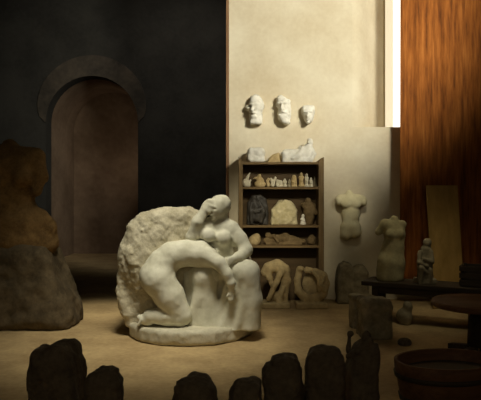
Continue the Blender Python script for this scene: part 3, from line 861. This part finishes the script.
# round modelling stand, dark tub
tt = np.array([(479 - 240.5) * 5.9 / F, 5.9, 0])
ts = empty('modelling_stand', tuple(tt), 'round reddish topped wooden modelling stand at the right edge', 'stand')
lathe('stand_top', [(.02, .50), (.43, .50), (.45, .515), (.45, .545), (.435, .56), (.02, .56)], M['red_wood'], ts)
lathe('column', [(.05, .10), (.11, .12), (.10, .46), (.17, .499), (.05, .499)], M['bench_wood'], ts, n=24)
for a in range(4):
    bm = bmesh.new(); add_box(bm, (.05, -.04, 0), (.36, .04, .12), .01)
    th = a * math.pi / 2 + .5
    for v in bm.verts:
        x, y = v.co.x, v.co.y
        if x > .3: v.co.z *= .6
        v.co.x, v.co.y = x * math.cos(th) - y * math.sin(th), x * math.sin(th) + y * math.cos(th)
    bm_obj('foot', bm, M['bench_wood'], ts)
YP = 4.55
tb = np.array([(447 - 240.5) * YP / F, YP, 0])
tub = empty('wooden_tub', tuple(tb), 'dark oval wooden tub with a raised rim in the right foreground', 'tub')
tub.rotation_euler.z = .25
lathe('tub_body', [(.02, .0), (.34, .0), (.37, .10), (.41, .30), (.415, .36), (.385, .36), (.36, .28), (.32, .08), (.02, .06)], M['red_wood'], tub, n=48, sx=1.0, sy=.72)
for z0, rr in ((.07, .366), (.24, .402)):
    lathe('hoop', [(rr + .002, z0), (rr + .008, z0), (rr + .016, z0 + .035), (rr + .008, z0 + .035)], M['bench_wood'], tub, n=48, sx=1.0, sy=.72)

# ------------------------------------------------------------------ dark stones along the foreground
G = 'dark rough stones along the foreground'


def fore(name, outline, Y, th, label, seed, extra=(), rnd=.07):
    g = lambda px, py, d=0.0: at(px, py, Y + d)
    pts = [(g(x, y)[0], g(x, y)[2]) for x, y in outline]
    x0, x1 = outline[0][0], outline[-1][0]
    pts = [(g(x0, 0)[0] - .02, -.05)] + pts + [(g(x1, 0)[0] + .02, -.05)]
    b = np.array([sum(p[0] for p in pts) / len(pts), Y, 0])
    o = carved(name, [Prism(pts, Y - th, Y + th, rnd)] + [e(g) for e in extra], .014, M['dark_stone'], b, None, [(.018, 6, seed), (.012, 16, seed + 1), (.006, 40, seed + 2)], floor=0.0)
    return tag(o, label, 'stone', G)


fore('rough_stone', [(34, 400), (35, 352), (39, 347.5), (47, 349), (52, 346), (59, 343), (69, 343), (75, 349), (79, 360), (82, 385), (84, 400)], 3.9, .17,
     'largest dark stone at the far left of the foreground row, with a lower left shoulder', 101)
fore('rough_stone', [(84, 400), (86, 382), (91, 371), (99, 367), (110, 367.5), (117, 372), (121, 381), (122, 400)], 3.7, .12,
     'dark rounded foreground stone just right of the largest left one', 111)
fore('rough_stone', [(174, 400), (175, 385), (181, 379), (190, 376.5), (202, 377), (210, 381), (215, 389), (216, 400)], 3.6, .13,
     'low dark stone alone below the left half of the marble group', 121)
fore('rough_stone', [(230, 400), (231, 391), (235, 383), (243, 378.5), (254, 378), (261, 382), (263, 400)], 3.6, .11,
     'low dark foreground stone immediately left of the square topped one', 131)
fore('rough_stone', [(263, 400), (263, 370), (266, 363.5), (271, 363), (273, 357), (280, 354.5), (291, 355), (297, 358), (300, 368), (301, 400)], 3.9, .13,
     'tall dark foreground stone with a step on its left top corner', 141)
fore('rough_stone', [(306, 400), (306.5, 362), (310, 352), (316, 347), (327, 345), (337, 347), (342, 353), (344, 366), (344, 400)], 4.0, .13,
     'tall dark dome topped foreground stone beside the stepped one', 151)
g = lambda px, py, d=0.0: at(px, py, 4.3 + d)
fr = lambda v: v * 4.3 / F
b = np.array([g(362, 0)[0], 4.3, 0])
pr = [Prism([(g(x, y)[0], g(x, y)[2]) for x, y in [(346, 372), (350, 356), (358, 345), (368, 339), (375, 342), (377, 360), (376, 400), (377, 420), (346, 420)]] + [(g(379, 0)[0], -.05), (g(345, 0)[0], -.05)], 4.16, 4.44, .05),
      Cap(g(349.5, 334), g(348.5, 352), fr(2.8), fr(3.4), .02), Ell(g(350.5, 334, -.01), (fr(4.2), fr(4), fr(3.4)), k=.02)]
pr += chain([g(348, 356, -.05), g(357, 351, -.12), g(368, 341, -.10)], [fr(3.2), fr(3.6), fr(4.2)], .02)
pr += [Ell(g(367, 336, .02), (fr(5.6), fr(5.6), fr(6)), k=.03)]
o = carved('dark_figure', pr, .012, M['dark_stone'], b, None, [(.010, 8, 161), (.006, 25, 162)], floor=0.0)
tag(o, 'dark carved figure with an arm lifted at its left, last of the foreground row', 'sculpture')

# ------------------------------------------------------------------ dim big statue at the left
YL = 7.45
g = lambda px, py, d=0.0: at(px, py, YL + d)
fr = lambda v: v * YL / F
b = np.array([g(10, 0)[0], YL, 0])
st = empty('draped_statue', tuple(b), 'large dim headless statue on a rock at the left edge, in shadow', 'sculpture')
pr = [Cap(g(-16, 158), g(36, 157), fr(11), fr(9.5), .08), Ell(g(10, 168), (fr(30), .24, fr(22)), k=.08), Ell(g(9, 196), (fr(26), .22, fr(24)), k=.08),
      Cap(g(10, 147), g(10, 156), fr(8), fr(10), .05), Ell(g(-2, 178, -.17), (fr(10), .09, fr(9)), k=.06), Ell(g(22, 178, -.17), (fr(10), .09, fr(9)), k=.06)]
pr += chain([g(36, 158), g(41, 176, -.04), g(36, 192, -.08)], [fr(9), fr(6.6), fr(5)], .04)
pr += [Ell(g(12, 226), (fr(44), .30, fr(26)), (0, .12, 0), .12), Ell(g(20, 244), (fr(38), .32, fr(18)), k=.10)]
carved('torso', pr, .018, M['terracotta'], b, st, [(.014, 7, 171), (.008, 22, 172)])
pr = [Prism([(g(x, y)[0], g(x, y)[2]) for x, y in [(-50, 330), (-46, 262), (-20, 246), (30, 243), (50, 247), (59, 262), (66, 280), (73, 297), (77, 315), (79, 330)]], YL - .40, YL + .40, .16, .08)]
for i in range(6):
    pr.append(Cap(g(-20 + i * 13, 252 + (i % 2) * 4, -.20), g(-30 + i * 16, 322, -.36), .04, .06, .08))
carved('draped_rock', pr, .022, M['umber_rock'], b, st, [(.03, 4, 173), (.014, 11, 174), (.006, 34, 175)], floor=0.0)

# ================================================================== light
def spot(name, loc, target, power, angle, blend, col, size=.3):
    d = bpy.data.lights.new(name, 'SPOT'); d.energy = power; d.spot_size = math.radians(angle); d.spot_blend = blend; d.color = col
    d.shadow_soft_size = size
    o = bpy.data.objects.new(name, d); COL.objects.link(o); o.location = loc
    o.rotation_euler = (Vector(target) - Vector(loc)).to_track_quat('-Z', 'Y').to_euler()
    return o


def area(name, loc, target, power, size, col, spread=180):
    d = bpy.data.lights.new(name, 'AREA'); d.energy = power; d.size = size; d.color = col; d.spread = math.radians(spread)
    o = bpy.data.objects.new(name, d); COL.objects.link(o); o.location = loc
    o.rotation_euler = (Vector(target) - Vector(loc)).to_track_quat('-Z', 'Y').to_euler()


spot('wall_wash_light', (3.6, 2.8, 4.9), tuple(at(313, 13, YW)), 2400, 47.0, .55, (1.0, .965, .84), .6)  # added spot standing in for window daylight on the pale wall
spot('studio_key_light', (-.45, 4.6, 6.2), (-.98, 6.6, .5), 1330, 38, 1.0, (1.0, .95, .78), .7)  # overhead spot added as a stand-in for skylight on the marble group
spot('floor_glow_light', (-1.9, 7.6, 6.4), (-1.95, 8.3, 0), 560, 18, 1.0, (1.0, .93, .72), .2)  # added narrow spot that makes the bright streak on the floor
spot('passage_light', (acx + .75, YB + .7, 1.9), (acx + .2, YB + 2.4, 2.9), 18, 118, 1.0, (1.0, .84, .66), .2)
spot('shelf_fill_light', (.2, 2.2, 5.0), tuple(at(270, 236, 9.0)), 1560, 14.4, 1.0, (1.0, .92, .70), .4)  # added fill from the front, brightens the shelf; no lamp hangs there
spot('hung_torso_light', (1.0, 4.6, 5.2), tuple(at(350.5, 199, 9.05)), 430, 8.4, 1.0, (1.0, .94, .74), .2)  # added narrow spot, only to brighten the hung torso
spot('bench_torso_fill_light', (2.3, 6.75, 3.6), (2.40, 7.75, 1.0), 62, 50, 1.0, (1.0, .90, .62), .3)  # added spot that lifts the carvings on the bench, not a real lamp
area('room_fill_light', (-.3, -1.6, 3.6), (-.3, 9, 1.5), 27, 2.5, (1.0, .86, .60))
spot('back_room_light', (-1.2, 10.2, 6.7), (-1.3, 14.0, 4.1), 260, 84, 1.0, (1.0, .94, .84), .5)  # added fill that lifts the far wall and arch ring

wd = bpy.data.worlds.new('world'); SC.world = wd; wd.use_nodes = True
wd.node_tree.nodes['Background'].inputs['Color'].default_value = (.02, .017, .012, 1)

cam = bpy.data.cameras.new('camera'); co = bpy.data.objects.new('camera', cam); COL.objects.link(co)
co.location = (0, 0, EYE); co.rotation_euler = (math.pi / 2, 0, 0)
cam.sensor_width = 36; cam.lens = F / 481 * 36; cam.shift_y = -5 / 481
cam.clip_end = 60
SC.camera = co
SC.view_settings.view_transform = 'Standard'; SC.view_settings.look = 'None'
SC.view_settings.exposure = 0.0; SC.view_settings.gamma = 1.0; SC.view_settings.use_curve_mapping = False
SC.cycles.use_denoising = True
SC.cycles.diffuse_bounces = 3
